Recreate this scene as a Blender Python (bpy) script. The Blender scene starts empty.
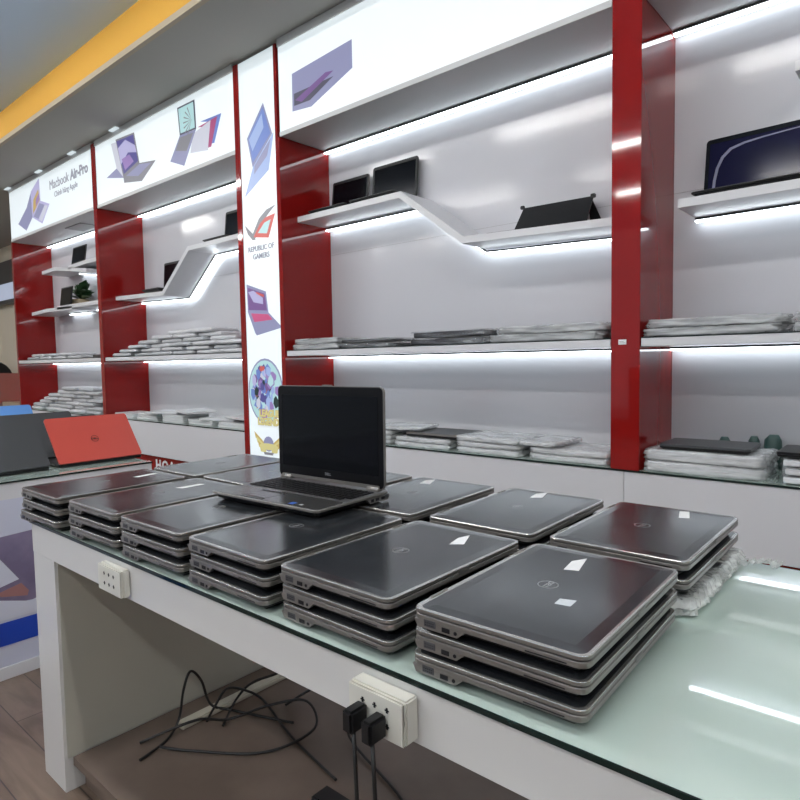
import bpy, bmesh, math, random
from mathutils import Vector, Matrix
random.seed(7)
C = bpy.context.scene.collection
H = 1.24                      # height of the camera above the floor; everything below is laid out relative to eye level
PI = math.pi

# ------------------------------------------------------------------ materials
def principled(name, col, rough=.5, metal=0., spec=.5, coat=0., emit=None, es=0., bump=None, noise=None, alpha=None):
    m = bpy.data.materials.new(name); m.use_nodes = True
    nt = m.node_tree; b = nt.nodes['Principled BSDF']
    b.inputs['Base Color'].default_value = (*col, 1)
    b.inputs['Roughness'].default_value = rough
    b.inputs['Metallic'].default_value = metal
    b.inputs['Specular IOR Level'].default_value = spec
    b.inputs['Coat Weight'].default_value = coat
    b.inputs['Coat Roughness'].default_value = .03
    if emit:
        b.inputs['Emission Color'].default_value = (*emit, 1)
        b.inputs['Emission Strength'].default_value = es
    tc = nt.nodes.new('ShaderNodeTexCoord')
    if noise:      # (scale, other colour, lo, hi)
        n = nt.nodes.new('ShaderNodeTexNoise'); n.inputs['Scale'].default_value = noise[0]; n.inputs['Detail'].default_value = 5
        oi = nt.nodes.new('ShaderNodeObjectInfo'); ad = nt.nodes.new('ShaderNodeVectorMath'); ad.operation = 'ADD'
        nt.links.new(tc.outputs['Object'], ad.inputs[0]); nt.links.new(oi.outputs['Location'], ad.inputs[1])
        nt.links.new(ad.outputs[0], n.inputs['Vector'])
        r = nt.nodes.new('ShaderNodeMapRange'); r.inputs[1].default_value = noise[2]; r.inputs[2].default_value = noise[3]
        nt.links.new(n.outputs['Fac'], r.inputs[0])
        mx = nt.nodes.new('ShaderNodeMix'); mx.data_type = 'RGBA'
        mx.inputs[6].default_value = (*col, 1); mx.inputs[7].default_value = (*noise[1], 1)
        nt.links.new(r.outputs[0], mx.inputs[0]); nt.links.new(mx.outputs[2], b.inputs['Base Color'])
    if bump:       # (scale, strength)
        n2 = nt.nodes.new('ShaderNodeTexNoise'); n2.inputs['Scale'].default_value = bump[0]; n2.inputs['Detail'].default_value = 4
        nt.links.new(tc.outputs['Object'], n2.inputs['Vector'])
        bp = nt.nodes.new('ShaderNodeBump'); bp.inputs['Strength'].default_value = bump[1]; bp.inputs['Distance'].default_value = .01
        nt.links.new(n2.outputs['Fac'], bp.inputs['Height']); nt.links.new(bp.outputs[0], b.inputs['Normal'])
    return m

def film(name, col, clear, rough=.2, bump=(30, .5)):
    m = principled(name, col, rough, bump=bump); nt = m.node_tree
    b = nt.nodes['Principled BSDF']; out = nt.nodes['Material Output']
    t = nt.nodes.new('ShaderNodeBsdfTransparent'); mx = nt.nodes.new('ShaderNodeMixShader')
    tc = nt.nodes.new('ShaderNodeTexCoord'); mp = nt.nodes.new('ShaderNodeMapping'); mp.inputs['Scale'].default_value = (5, 9, 45)
    oi = nt.nodes.new('ShaderNodeObjectInfo'); n = nt.nodes.new('ShaderNodeTexNoise'); n.noise_dimensions = '4D'; n.inputs['Scale'].default_value = 1; n.inputs['Detail'].default_value = 2; n.inputs['Distortion'].default_value = .4
    r = nt.nodes.new('ShaderNodeMapRange'); r.inputs[1].default_value = .42; r.inputs[2].default_value = .66
    r.inputs[3].default_value = max(0, 1-clear-.16); r.inputs[4].default_value = min(1, 1-clear+.30)
    nt.links.new(tc.outputs['Object'], mp.inputs[0]); nt.links.new(mp.outputs[0], n.inputs['Vector']); nt.links.new(oi.outputs['Random'], n.inputs['W'])
    nt.links.new(n.outputs['Fac'], r.inputs[0]); nt.links.new(r.outputs[0], mx.inputs[0])
    nt.links.new(t.outputs[0], mx.inputs[1]); nt.links.new(b.outputs[0], mx.inputs[2]); nt.links.new(mx.outputs[0], out.inputs[0])
    return m

def print_mat(name, col, s=1.0):     # ink on a backlit sign face: it passes the light of the box
    return principled(name, (col[0]*.3, col[1]*.3, col[2]*.3), .3, emit=col, es=s*.55)

def wood(name):
    m = principled(name, (.16, .12, .09), .35); nt = m.node_tree; b = nt.nodes['Principled BSDF']
    tc = nt.nodes.new('ShaderNodeTexCoord'); mp = nt.nodes.new('ShaderNodeMapping')
    mp.inputs['Scale'].default_value = (1.2, 7, 1)
    n = nt.nodes.new('ShaderNodeTexNoise'); n.inputs['Scale'].default_value = 2.2; n.inputs['Detail'].default_value = 7; n.inputs['Distortion'].default_value = 1.6
    br = nt.nodes.new('ShaderNodeTexBrick'); br.inputs['Scale'].default_value = 1
    br.inputs['Brick Width'].default_value = 1.2; br.inputs['Row Height'].default_value = .14; br.inputs['Mortar Size'].default_value = .002
    br.inputs['Color1'].default_value = (.15, .105, .075, 1); br.inputs['Color2'].default_value = (.19, .14, .105, 1); br.inputs['Mortar'].default_value = (.05, .035, .03, 1)
    mx = nt.nodes.new('ShaderNodeMix'); mx.data_type = 'RGBA'; mx.blend_type = 'MULTIPLY'; mx.inputs[0].default_value = .8
    rp = nt.nodes.new('ShaderNodeValToRGB'); rp.color_ramp.elements[0].color = (.55, .5, .47, 1); rp.color_ramp.elements[0].position = .35
    rp.color_ramp.elements[1].color = (1, 1, 1, 1); rp.color_ramp.elements[1].position = .65
    L = nt.links.new
    L(tc.outputs['Object'], mp.inputs[0]); L(mp.outputs[0], n.inputs['Vector']); L(tc.outputs['Object'], br.inputs['Vector'])
    L(n.outputs['Fac'], rp.inputs[0]); L(br.outputs['Color'], mx.inputs[6]); L(rp.outputs[0], mx.inputs[7]); L(mx.outputs[2], b.inputs['Base Color'])
    return m

M = {}
def mat(k, *a, **kw): M[k] = principled(k, *a, **kw); return M[k]
mat('white_laminate', (.60, .60, .62), .30)
mat('back_laminate', (.53, .53, .56), .12, spec=.26)
mat('red_laminate', (.215, .007, .006), .05, spec=.38)
mat('white_edge', (.62, .62, .64), .3)
mat('table_white', (.64, .635, .62), .22)
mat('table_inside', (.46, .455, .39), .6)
mat('glass_top', (.50, .60, .55), .03, coat=1.0, noise=(3.0, (.46, .57, .51), .4, .7))
mat('glass_edge', (.006, .016, .014), .08, spec=.35)
mat('led', (1, 1, 1), emit=(.86, .95, 1.0), es=5.5)
mat('led_profile', (.05, .05, .055), .4)
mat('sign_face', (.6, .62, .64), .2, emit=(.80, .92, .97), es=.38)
mat('sign_frame', (.55, .56, .57), .4)
mat('soffit', (.37, .36, .335), .8)
mat('yellow', (.72, .38, .045), .7)
mat('tan', (.45, .38, .28), .7)
mat('ceiling', (.60, .76, 1.0), .8)
mat('cream', (.78, .72, .60), .7)
mat('room', (.55, .54, .52), .8)
mat('dark_grey', (.05, .05, .055), .5)
mat('black', (.007, .007, .008), .38, spec=.3)
mat('bezel_black', (.004, .004, .005), .3, spec=.15)
mat('black_gloss', (.004, .004, .005), .06, spec=.4)
mat('screen', (.003, .0035, .005), .12, spec=.12)
mat('screen_blue', (.008, .008, .030), .12, spec=.12)
mat('silver', (.225, .212, .198), .33, metal=.6)
mat('silver_highlight', (.50, .49, .47), .22, metal=.8)  # paler copy of silver: the lid rim's top highlight put into the colour
mat('silver_dark', (.22, .215, .21), .38, metal=.7)
mat('lid', (.014, .016, .019), .19, spec=.45, noise=(9, (.034, .037, .041), .42, .72))
mat('emblem', (.27, .275, .28), .3, metal=.4)
mat('port', (.010, .010, .012), .5, spec=.2)
mat('port_grey', (.055, .055, .06), .5)
mat('paper', (.75, .76, .76), .5)
mat('foil', (.62, .66, .68), .2, metal=.3)
mat('key', (.006, .006, .007), .5, spec=.25)
mat('deck', (.085, .085, .087), .32)
mat('palm', (.040, .039, .038), .25)
mat('blue_label', (.03, .12, .5), .3)
mat('red_lid', (.46, .062, .045), .34)
mat('grey_lid', (.040, .042, .045), .42)
mat('blue_lid', (.10, .26, .60), .4)
mat('foam', (.56, .56, .58), .42, bump=(38, .6))
mat('foam_b', (.46, .47, .49), .4, bump=(30, .7))
mat('thin_silver', (.58, .59, .60), .3)
mat('pack_body', (.10, .10, .11), .35)
mat('pack_dark', (.025, .025, .03), .3)
mat('pack_white', (.66, .67, .69), .3)
M['film'] = film('film', (.68, .70, .71), .50, .12)
M['film_dark'] = film('film_dark', (.55, .57, .59), .84, .10)
M['bubble'] = film('bubble', (.85, .88, .86), .42, .10, (60, .9))
mat('leaf', (.018, .055, .018), .35)
mat('pot', (.50, .40, .26), .6)
mat('cable', (.008, .008, .008), .45)
mat('trunking', (.62, .60, .50), .45)
mat('socket', (.62, .61, .55), .35)
mat('poster', (.60, .63, .76), .35)
mat('poster_white', (.66, .69, .80), .35)
mat('poster_photo', (.16, .13, .22), .35, noise=(6, (.28, .24, .36), .35, .7))
mat('poster_skin', (.36, .17, .16), .4)
mat('poster_blue', (.012, .055, .42), .35)
mat('board_white', (.68, .69, .72), .4)
mat('cardboard', (.30, .22, .15), .8)
mat('board_brown', (.12, .088, .068), .5, noise=(5, (.16, .12, .095), .4, .7))
mat('film_edge', (.22, .22, .32), .2)
mat('teal', (.015, .045, .04), .5)
M['wood'] = wood('wood')
P = {}
def ink(k, c, s=.8):
    if k not in P: P[k] = print_mat('ink_' + k, c, s)
    return P[k]
ink('slate', (.30, .31, .50)); ink('navy', (.10, .09, .32)); ink('violet', (.34, .22, .52)); ink('lilac', (.52, .50, .78))
ink('grey', (.25, .25, .28)); ink('text', (.30, .31, .38)); ink('pale', (.66, .68, .78)); ink('gold', (.62, .46, .14)); ink('lgold', (.74, .68, .30))
ink('pink', (.62, .10, .25)); ink('coral', (.70, .12, .10)); ink('blue', (.16, .25, .62)); ink('sky', (.38, .50, .82)); ink('teal', (.22, .62, .60))
ink('plum', (.20, .10, .30)); ink('magenta', (.45, .08, .22)); ink('brown', (.40, .15, .14)); ink('aqua', (.50, .78, .80)); ink('dk', (.08, .08, .12))

# ------------------------------------------------------------------ mesh helpers
class MB:
    def __init__(s): s.bm = bmesh.new(); s.mats = []
    def mi(s, m):
        if m is None: return 0
        if m not in s.mats: s.mats.append(m)
        return s.mats.index(m)
    def box(s, x0, x1, y0, y1, z0, z1, m=None, bev=0, mtx=None):
        t = bmesh.new(); bmesh.ops.create_cube(t, size=1)
        for v in t.verts:
            v.co = Vector((x0+(v.co.x+.5)*(x1-x0), y0+(v.co.y+.5)*(y1-y0), z0+(v.co.z+.5)*(z1-z0)))
        if bev: bmesh.ops.bevel(t, geom=t.edges[:], offset=bev, segments=2, affect='EDGES', clamp_overlap=True)
        s.merge(t, m, mtx); return s
    def merge(s, t, m=None, mtx=None):
        i = s.mi(m)
        if mtx: t.transform(mtx)
        vm = {v: s.bm.verts.new(v.co) for v in t.verts}
        for f in t.faces:
            try: nf = s.bm.faces.new([vm[v] for v in f.verts]); nf.material_index = i; nf.smooth = f.smooth
            except ValueError: pass
        t.free()
    def loft(s, loops, m=None, caps=True, smooth=False, mtx=None):
        t = bmesh.new(); R = [[t.verts.new(p) for p in l] for l in loops]; n = len(loops[0])
        for a, b in zip(R, R[1:]):
            for k in range(n):
                f = t.faces.new((a[k], a[(k+1) % n], b[(k+1) % n], b[k])); f.smooth = smooth
        if caps: t.faces.new(list(reversed(R[0]))); t.faces.new(R[-1])
        s.merge(t, m, mtx); return s
    def poly(s, pts, d, m=None):           # pts 3D outline, extruded by vector d
        d = Vector(d); return s.loft([[Vector(p) for p in pts], [Vector(p)+d for p in pts]], m)
    def tube(s, pts, r, m=None, seg=6):
        pts = [Vector(p) for p in pts]; loops = []
        for i, p in enumerate(pts):
            t = (pts[min(i+1, len(pts)-1)]-pts[max(i-1, 0)]).normalized()
            u = t.cross(Vector((0, 0, 1)));
            if u.length < 1e-3: u = t.cross(Vector((0, 1, 0)))
            u.normalize(); w = t.cross(u)
            loops.append([p+u*r*math.cos(a)+w*r*math.sin(a) for a in [2*PI*k/seg for k in range(seg)]])
        return s.loft(loops, m, smooth=True)
    def slab(s, w, l, r, levels, m=None, c=(0, 0), seg=5, smooth=False, jit=0, n=1):
        loops = []
        for ins, z in levels:
            o = rrect(w-2*ins, l-2*ins, max(r-ins, .001), seg, n)
            loops.append([Vector((c[0]+x+random.uniform(-jit, jit), c[1]+y+random.uniform(-jit, jit), z+random.uniform(-jit, jit)*.4)) for x, y in o])
        return s.loft(loops, m, smooth=smooth)
    def build(s, name, m=None, parent=None, origin=None):
        bmesh.ops.recalc_face_normals(s.bm, faces=s.bm.faces[:])
        me = bpy.data.meshes.new(name)
        o0 = Vector(origin) if origin is not None else (base_of(parent) if parent else Vector((0, 0, 0)))
        s.bm.transform(Matrix.Translation(-o0)); s.bm.to_mesh(me); s.bm.free()
        if s.mats:
            for k in s.mats: me.materials.append(M[k] if isinstance(k, str) and k in M else (P[k] if isinstance(k, str) else k))
        elif m: me.materials.append(M[m] if isinstance(m, str) else m)
        ob = bpy.data.objects.new(name, me); C.objects.link(ob)
        if parent: ob.parent = parent
        elif origin is not None: ob.location = o0
        return ob

def rrect(w, l, r, seg=5, n=1):
    pts = []
    for cx, cy, a0 in ((w/2-r, l/2-r, 0), (-w/2+r, l/2-r, 90), (-w/2+r, -l/2+r, 180), (w/2-r, -l/2+r, 270)):
        for k in range(seg+1):
            a = math.radians(a0+90*k/seg); pts.append((cx+r*math.cos(a), cy+r*math.sin(a)))
    if n > 1:
        q = []
        for i, p in enumerate(pts):
            q.append(p); nx = pts[(i+1) % len(pts)]
            if math.hypot(nx[0]-p[0], nx[1]-p[1]) > .05:
                for k in range(1, n): q.append((p[0]+(nx[0]-p[0])*k/n, p[1]+(nx[1]-p[1])*k/n))
        pts = q
    return pts

def base_of(o):
    while o.parent: o = o.parent
    return Vector(o.get('_b', (0, 0, 0)))
def tag(o, label=None, cat=None, group=None, kind=None):
    if label: o['label'] = label
    if cat: o['category'] = cat
    if group: o['group'] = group
    if kind: o['kind'] = kind
    return o
def thing(name, loc, label, cat, group=None):
    o = bpy.data.objects.new(name, None); C.objects.link(o); o.empty_display_size = .05
    o.location = loc; o['_b'] = list(loc)
    return tag(o, label, cat, group)
def struct(name, mb, m): return tag(mb.build(name, m), kind='structure')
def copy_tree(o, parent=None):
    c = o.copy(); C.objects.link(c); c.parent = parent
    for ch in list(o.children): copy_tree(ch, c)
    return c
def remove_tree(o):
    for ch in list(o.children): remove_tree(ch)
    bpy.data.objects.remove(o)
def text_bm(body, size, depth, bold=0.0, spacing=1.0, shear=0.0):
    cu = bpy.data.curves.new('t', 'FONT'); cu.body = body; cu.size = size; cu.extrude = depth; cu.offset = bold
    cu.space_character = spacing; cu.shear = shear; cu.align_x = 'CENTER'; cu.align_y = 'CENTER'; cu.resolution_u = 3
    ob = bpy.data.objects.new('t', cu); C.objects.link(ob)
    dg = bpy.context.evaluated_depsgraph_get(); me = bpy.data.meshes.new_from_object(ob.evaluated_get(dg))
    bm = bmesh.new(); bm.from_mesh(me); bpy.data.objects.remove(ob); bpy.data.curves.remove(cu); bpy.data.meshes.remove(me)
    return bm
UP_Y = Matrix.Rotation(PI/2, 4, 'X')     # text plane -> facing -Y

# ------------------------------------------------------------------ the room
F0 = -H
CZ = 2.22
struct('floor', MB().box(-12, 3.5, -6, 3.7, F0-.05, F0), 'wood')
struct('ceiling', MB().box(-12, 3.5, -6, 1.965, CZ, CZ+.05), 'ceiling')
struct('wall_back', MB().box(-7.84, 3.5, 2.93, 3.1, F0, CZ+.3), 'cream')
struct('wall_rear', MB().box(-12, -7.84, 3.6, 3.7, F0, CZ+.3), 'cream')
struct('wall_left', MB().box(-12.1, -12, -6, 3.7, F0, CZ+.3), 'cream')
struct('wall_right', MB().box(3.5, 3.6, -6, 3.1, F0, CZ+.3), 'room')
struct('ceiling_soffit', MB().box(-12, 3.5, 1.985, 2.93, 1.965, CZ+.3).box(-12, -7.84, 2.93, 3.6, 1.965, CZ+.3), 'soffit')
struct('trim_1', MB().box(-12, 3.5, 1.965, 1.985, 1.992, CZ+.3), 'yellow')
struct('trim_2', MB().box(-12, 3.5, 1.955, 1.985, 1.955, 1.992), 'tan')
tag(MB().box(-12, -7.845, 2.93, 2.97, F0, -.078).build('partition', 'red_laminate', None, (-9.9, 2.95, F0)), 'low red partition at the far left with cream wall above it', 'partition')
# ceiling tubes of the sales floor
n = 0
lights = [(x, y) for x in (-9, -6.9, -4.8, -2.7, -.6, 1.5) for y in (-3.4, -1.5, .4)]
for x, y in lights:
    t = thing('ceiling_light', (x, y, CZ-.05), 'white tube light fixed under the blue-grey ceiling', 'ceiling light', 'tube lights under the ceiling')
    MB().box(x-.62, x+.62, y-.05, y+.05, CZ-.02, CZ, bev=.004).build('housing', 'white_edge', t)
    MB().box(x-.6, x+.6, y-.035, y+.035, CZ-.05, CZ-.02, bev=.008).build('diffuser', principled('tube', (1, 1, 1), emit=(1, .98, .95), es=47) if n == 0 else bpy.data.materials['tube'], t)
    n += 1

# ------------------------------------------------------------------ the display wall
YF, YR = 2.5, 2.9
ZC, ZM = -.460, .041          # counter glass, underside of middle shelf
ZS0, ZS1 = 1.387, 1.945       # sign box
WHICH = {1: 'farthest', 2: 'second', 3: 'middle', 4: 'nearest'}
BAYS = {1: (-7.79, -5.69, 'far bay with the potted plant'), 2: (-5.625, -3.55, 'bay left of the tall lit banner'),
        3: (-3.085, -1.004, 'bay right of the tall lit banner'), 4: (-.886, 1.19, 'bay right of the free red pillar')}
def strip(t, pts, r=.007):
    """LED line with its dark aluminium profile along pts (x, z) at the back of a shelf"""
    for (xa, za), (xb, zb) in zip(pts, pts[1:]):
        d = Vector((xb-xa, 0, zb-za)).normalized(); nn = Vector((d.z, 0, -d.x))
        if nn.z > 0: nn = -nn
        a, b = Vector((xa, YR-.044, za)), Vector((xb, YR-.044, zb))
        def q(o0, o1, y0, y1): return [a+nn*o0+Vector((0, y0, 0)), b+nn*o0+Vector((0, y0, 0)), b+nn*o1+Vector((0, y0, 0)), a+nn*o1+Vector((0, y0, 0))]
        p = MB().poly(q(.0005, .0095, -.004, 0), (0, .022, 0)).build('led_profile', 'led_profile', t)
        l = MB().poly(q(.0098, .0175, 0, 0), (0, .024, 0)).build('led_strip', 'led', t)

for b, (x0, x1, where) in BAYS.items():
    t = thing('display_shelving', ((x0+x1)/2, 2.7, F0), 'white glossy shelving with red end panel, %s' % where, 'display shelving', 'wall shelving bays')
    MB().box(x0, x1, YR, YR+.028, ZC, ZS0).build('back_panel', 'back_laminate', t)
    if b in (2, 3, 1):
        w = {1: .04, 2: .028, 3: .0125}[b]
        MB().box(x0-w, x0-.0005, YF-(.012 if b == 3 else 0), YR, ZC+.0005, ZS0-.0035).build('side_panel', 'red_laminate', t)
    if b < 3: MB().box(x1+.0005, x1+(.033 if b == 1 else .004), YF, YR, ZC+.0005, ZS0-.0035).build('side_panel', 'red_laminate', t)
    if b == 1:  # red edge up to the sign's top
        MB().box(x1+.0005, x1+.0635, YF-.012, YF-.0005, ZC+.001, ZS0-.003).build('edge_strip', 'red_laminate', t)
    sh = MB().box(x0+.003, x1-.003, YF, YR-.001, ZM, .0735, bev=.0015).build('shelf', 'white_edge', t)
    MB().box(x0+.003, x1-.003, YF-.002, YR-.001, .0737, .0765).build('glass_pane', 'glass_edge', t)
    strip(t, [(x0+.004, ZM), (x1-.004, ZM)])
    strip(t, [(x0+.004, ZS0-.003), (x1-.004, ZS0-.003)])
    MB().box(x0, x1, YR-.0012, YR, .71, .7112).build('panel_joint', 'silver_dark', t)
    def zig(path, th=.034, led=None):
        """path (x, z of underside); a folded shelf board between them"""
        top, bot = [], []
        n_ = len(path)
        for i, (x, z) in enumerate(path):
            dirs = []
            if i: dirs.append(Vector((path[i][0]-path[i-1][0], path[i][1]-path[i-1][1])).normalized())
            if i < n_-1: dirs.append(Vector((path[i+1][0]-path[i][0], path[i+1][1]-path[i][1])).normalized())
            ns = [Vector((-d.y, d.x)) for d in dirs]; m_ = sum(ns, Vector((0, 0))).normalized(); k = th/max(m_.dot(ns[0]), .3)
            bot.append((x, z)); top.append((x+m_.x*k, z+m_.y*k))
        mb = MB()
        for i in range(n_-1):
            mb.poly([(bot[i][0], 2.617, bot[i][1]), (bot[i+1][0], 2.617, bot[i+1][1]), (top[i+1][0], 2.617, top[i+1][1]), (top[i][0], 2.617, top[i][1])], (0, YR-.001-2.617, 0))
        o = mb.build('zigzag_shelf', 'white_laminate', t)
        strip(t, led or path)
    if b == 3: zig([(x0+.002, .886), (-2.235, .886), (-1.825, .586), (x1-.003, .556)], led=[(x0+.004, .882), (-2.24, .882), (-1.83, .580), (x1-.004, .553)])
    if b == 2: zig([(x0+.002, .588), (-4.785, .565), (-4.375, .875), (x1-.003, .877)])
    if b == 4:
        zig([(-.785, .584), (.12, .584), (.50, .886), (1.18, .886)])
    if b == 1:
        for nm, pth in (('small_shelf', [(-7.31, .99, 0), (-6.95, .998, 0), (-6.21, .905, 0)]), ('small_shelf', [(-6.62, .972, 1), (-6.2, .985, 1), (x1-.003, .975, 1)]),
                        ('small_shelf', [(-7.66, .570, 0), (-7.25, .585, 0), (-6.58, .57, 0)]), ('small_shelf', [(-6.96, .590, 1), (-6.57, .588, 1), (x1-.003, .58, 1)])):
            mb = MB(); yb = YR-.001 if pth[0][2] else 2.80; 
            for (xa, za, _), (xb, zb, _) in zip(pth, pth[1:]):
                mb.poly([(xa, 2.617, za), (xb, 2.617, zb), (xb, 2.617, zb+.036), (xa, 2.617, za+.036)], (0, YR-.001-2.617, 0))
            so = mb.build(nm, 'white_laminate', t)
            strip(t, [(pth[1][0], pth[1][1]-.001), (pth[2][0]-.2, pth[2][1]-.001 + (.2/(pth[2][0]-pth[1][0]))*(pth[1][1]-pth[2][1]))])
# second upper shelf seen only by its lit end at the right edge
t4 = [o for o in C.objects if o.name.startswith('display_shelving') and abs(o.location.x-(BAYS[4][0]+BAYS[4][1])/2) < .01][0]
MB().box(-.40, .10, 2.64, YR-.001, 1.0, 1.034).build('upper_shelf', 'white_laminate', t4)
strip(t4, [(-.39, .998), (.09, .998)])

# free red pillar
pl = thing('red_pillar', (-.945, 2.7, F0), 'tall glossy red pillar between the two nearest bays, with a small price tag', 'pillar')
MB().box(-1.0035, -.8865, YF-.004, YR+.028, ZC-.0, ZS1, bev=.0015).build('shaft', 'red_laminate', pl)
MB().box(-.972, -.940, YF-.0055, YF-.004, .050, .070).build('price_tag', 'paper', pl)
MB().box(-.968, -.944, YF-.0062, YF-.0055, .056, .0575).box(-.968, -.95, YF-.0062, YF-.0055, .0615, .063).build('tag_print', 'silver_dark', pl)

# base cabinets
CABS = {1: (-9.6, -5.66), 2: (-5.655, -3.546), 3: (-3.0845, -.951), 4: (-.949, 1.6)}
for b, (x0, x1) in CABS.items():
    t = thing('base_cabinet', ((x0+x1)/2, 2.7, F0), {1: 'white base cabinet under the far bay with the plant', 2: 'white base cabinet with a red plinth left of the banner',
              3: 'white base cabinet right of the banner, up to the free red pillar', 4: 'white base cabinet on the right, beyond the free red pillar'}[b], 'cabinet', 'base cabinets under the wall shelving')
    MB().box(x0, x1, YF+.004, YR+.025, -.745, -.4685, bev=.001).build('body', 'white_laminate', t)
    MB().box(x0, x1, YF+.03, YR+.02, F0, -.7455).build('plinth', 'red_laminate', t)
    MB().box(x0, x1, YF, YR-.0005, -.468, -.4602, 'glass_edge').box(x0, x1, YF+.004, YR-.0008, -.4602, ZC, 'glass_top').build('glass_top', None, t)
    if b == 2:
        mb = MB(); mb.merge(text_bm('HOA', .12, .002, .003, 1.25), None, Matrix.Translation((-4.70, YF+.027, -.825)) @ UP_Y)
        mb.build('lettering', 'paper', t)

# ------------------------------------------------------------------ light-box signs
def flat(mb, pts, m, lift=0, y=None, d=.0015):
    y = (YF-.006 if y is None else y)-lift
    mb.poly([(x, y, z) for x, z in pts], (0, d, 0), m)
def sign(x0, x1, label):
    t = thing('light_box_sign', ((x0+x1)/2, 2.6, ZS0), label, 'sign', 'light-box signs over the bays')
    MB().box(x0, x1, YF+.002, YR-.001, ZS0, ZS1, bev=.001).build('housing', 'sign_frame', t)
    MB().box(x0+.002, x1-.002, YF-.004, YF+.0015, ZS0+.026, ZS1-.03).build('lit_face', 'sign_face', t)
    MB().box(x0, x1, YF-.007, YF+.0015, ZS0-.002, ZS0+.0255, bev=.001).box(x0, x1, YF-.012, YF+.0015, ZS1-.0295, ZS1+.018, bev=.001).build('frame', 'sign_frame', t)
    return t
s1 = sign(-7.79, -5.688, 'lit white sign reading Macbook Air-Pro with a folded laptop picture')
s2 = sign(-5.624, -3.55, 'lit white sign showing a convertible laptop and an upright laptop, left of the banner')
s3 = sign(-3.0845, -1.0045, 'lit white sign right of the banner, only its lower left corner in view')
s4 = sign(-.886, 1.19, 'lit white sign over the nearest bay beyond the free pillar')
MB().box(-6.66, -6.30, 2.62, 2.80, ZS0-.006, ZS0-.0005).build('vent_grille', 'silver_dark', s1)
for sx, s in ((-7.74, s1), (-6.85, s1), (-6.05, s1), (-5.2, s2)):  # added glowing bars standing in for ceiling-light reflections on the top trim
    MB().box(sx-.06, sx+.06, YF-.05, YF-.013, ZS1+.001, ZS1+.012, bev=.003).build('trim_glint', 'sign_face', s)
mb = MB()
flat(mb, [(-7.16, 1.80), (-7.143, 1.552), (-7.33, 1.444), (-7.551, 1.544), (-7.286, 1.675)], 'slate')
flat(mb, [(-6.918, 1.905), (-6.909, 1.68), (-7.143, 1.552), (-7.153, 1.813)], 'lilac')
flat(mb, [(-6.95, 1.80), (-6.92, 1.691), (-7.114, 1.583), (-7.09, 1.72)], 'gold', .001)
flat(mb, [(-6.94, 1.76), (-6.925, 1.70), (-7.03, 1.64), (-7.02, 1.71)], 'violet', .002)
flat(mb, [(-6.909, 1.68), (-6.68, 1.61), (-6.884, 1.449), (-7.143, 1.552)], 'lilac', .001)
flat(mb, [(-6.93, 1.66), (-6.80, 1.62), (-6.98, 1.51), (-7.10, 1.552)], 'slate', .002)
flat(mb, [(-6.80, 1.615), (-6.72, 1.60), (-6.89, 1.47), (-6.96, 1.50)], 'pale', .002)
mb.build('printed_laptop', None, s1)
mb = MB()
mb.merge(text_bm('Macbook', .128, .001, 0, .97), None, Matrix.Translation((-6.43, YF-.006, 1.775)) @ UP_Y)
mb.merge(text_bm('Air-Pro', .128, .001, .004, .97), None, Matrix.Translation((-5.97, YF-.006, 1.775)) @ UP_Y)
mb.merge(text_bm('Chính hãng Apple', .075, .001), None, Matrix.Translation((-6.28, YF-.006, 1.672)) @ UP_Y)
mb.build('lettering', P['text'], s1)
mb = MB()
flat(mb, [(-5.315, 1.867), (-5.225, 1.86), (-5.12, 1.545), (-5.232, 1.644)], 'pale')
flat(mb, [(-5.232, 1.646), (-5.13, 1.56), (-5.11, 1.545), (-5.422, 1.606)], 'slate', .001)
flat(mb, [(-5.228, 1.88), (-4.910, 1.862), (-4.842, 1.608), (-5.119, 1.552)], 'grey', .0015)
flat(mb, [(-5.212, 1.862), (-4.925, 1.848), (-4.862, 1.628), (-5.106, 1.575)], 'navy', .002)
flat(mb, [(-5.190, 1.80), (-5.06, 1.84), (-4.90, 1.76), (-4.88, 1.70), (-5.02, 1.73), (-5.15, 1.66)], 'lilac', .0025)
flat(mb, [(-5.13, 1.70), (-5.00, 1.71), (-4.93, 1.64), (-5.08, 1.60)], 'violet', .003)
flat(mb, [(-5.119, 1.553), (-4.846, 1.608), (-4.59, 1.575), (-4.817, 1.462), (-5.11, 1.505)], 'grey', .001)
flat(mb, [(-5.07, 1.552), (-4.84, 1.598), (-4.66, 1.570), (-4.87, 1.512)], 'slate', .002)
mb.build('printed_convertible', None, s2)
mb = MB()
flat(mb, [(-3.955, 1.70), (-3.698, 1.690), (-3.79, 1.517), (-3.87, 1.522), (-3.80, 1.66)], 'blue')
flat(mb, [(-3.99, 1.67), (-3.745, 1.682), (-3.83, 1.50), (-3.90, 1.502), (-3.85, 1.64)], 'magenta', .0005)
flat(mb, [(-4.05, 1.64), (-3.826, 1.677), (-3.87, 1.485), (-4.094, 1.515)], 'pale', .001)
flat(mb, [(-4.247, 1.872), (-4.017, 1.868), (-4.008, 1.664), (-4.225, 1.670)], 'dk', .002)
flat(mb, [(-4.233, 1.860), (-4.032, 1.857), (-4.022, 1.676), (-4.212, 1.682)], 'aqua', .0025)
for k in range(7):
    a = 2.0+k*.35; flat(mb, [(-4.06, 1.74), (-4.06+.11*math.cos(a), 1.74+.11*math.sin(a)), (-4.06+.11*math.cos(a+.1), 1.74+.11*math.sin(a+.1))], 'grey', .003)
flat(mb, [(-4.225, 1.670), (-4.010, 1.662), (-4.183, 1.445), (-4.371, 1.515)], 'slate', .002)
flat(mb, [(-4.225, 1.655), (-4.045, 1.648), (-4.14, 1.54), (-4.29, 1.575)], 'grey', .0025)
mb.build('printed_laptops', None, s2)
mb = MB()
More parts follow.
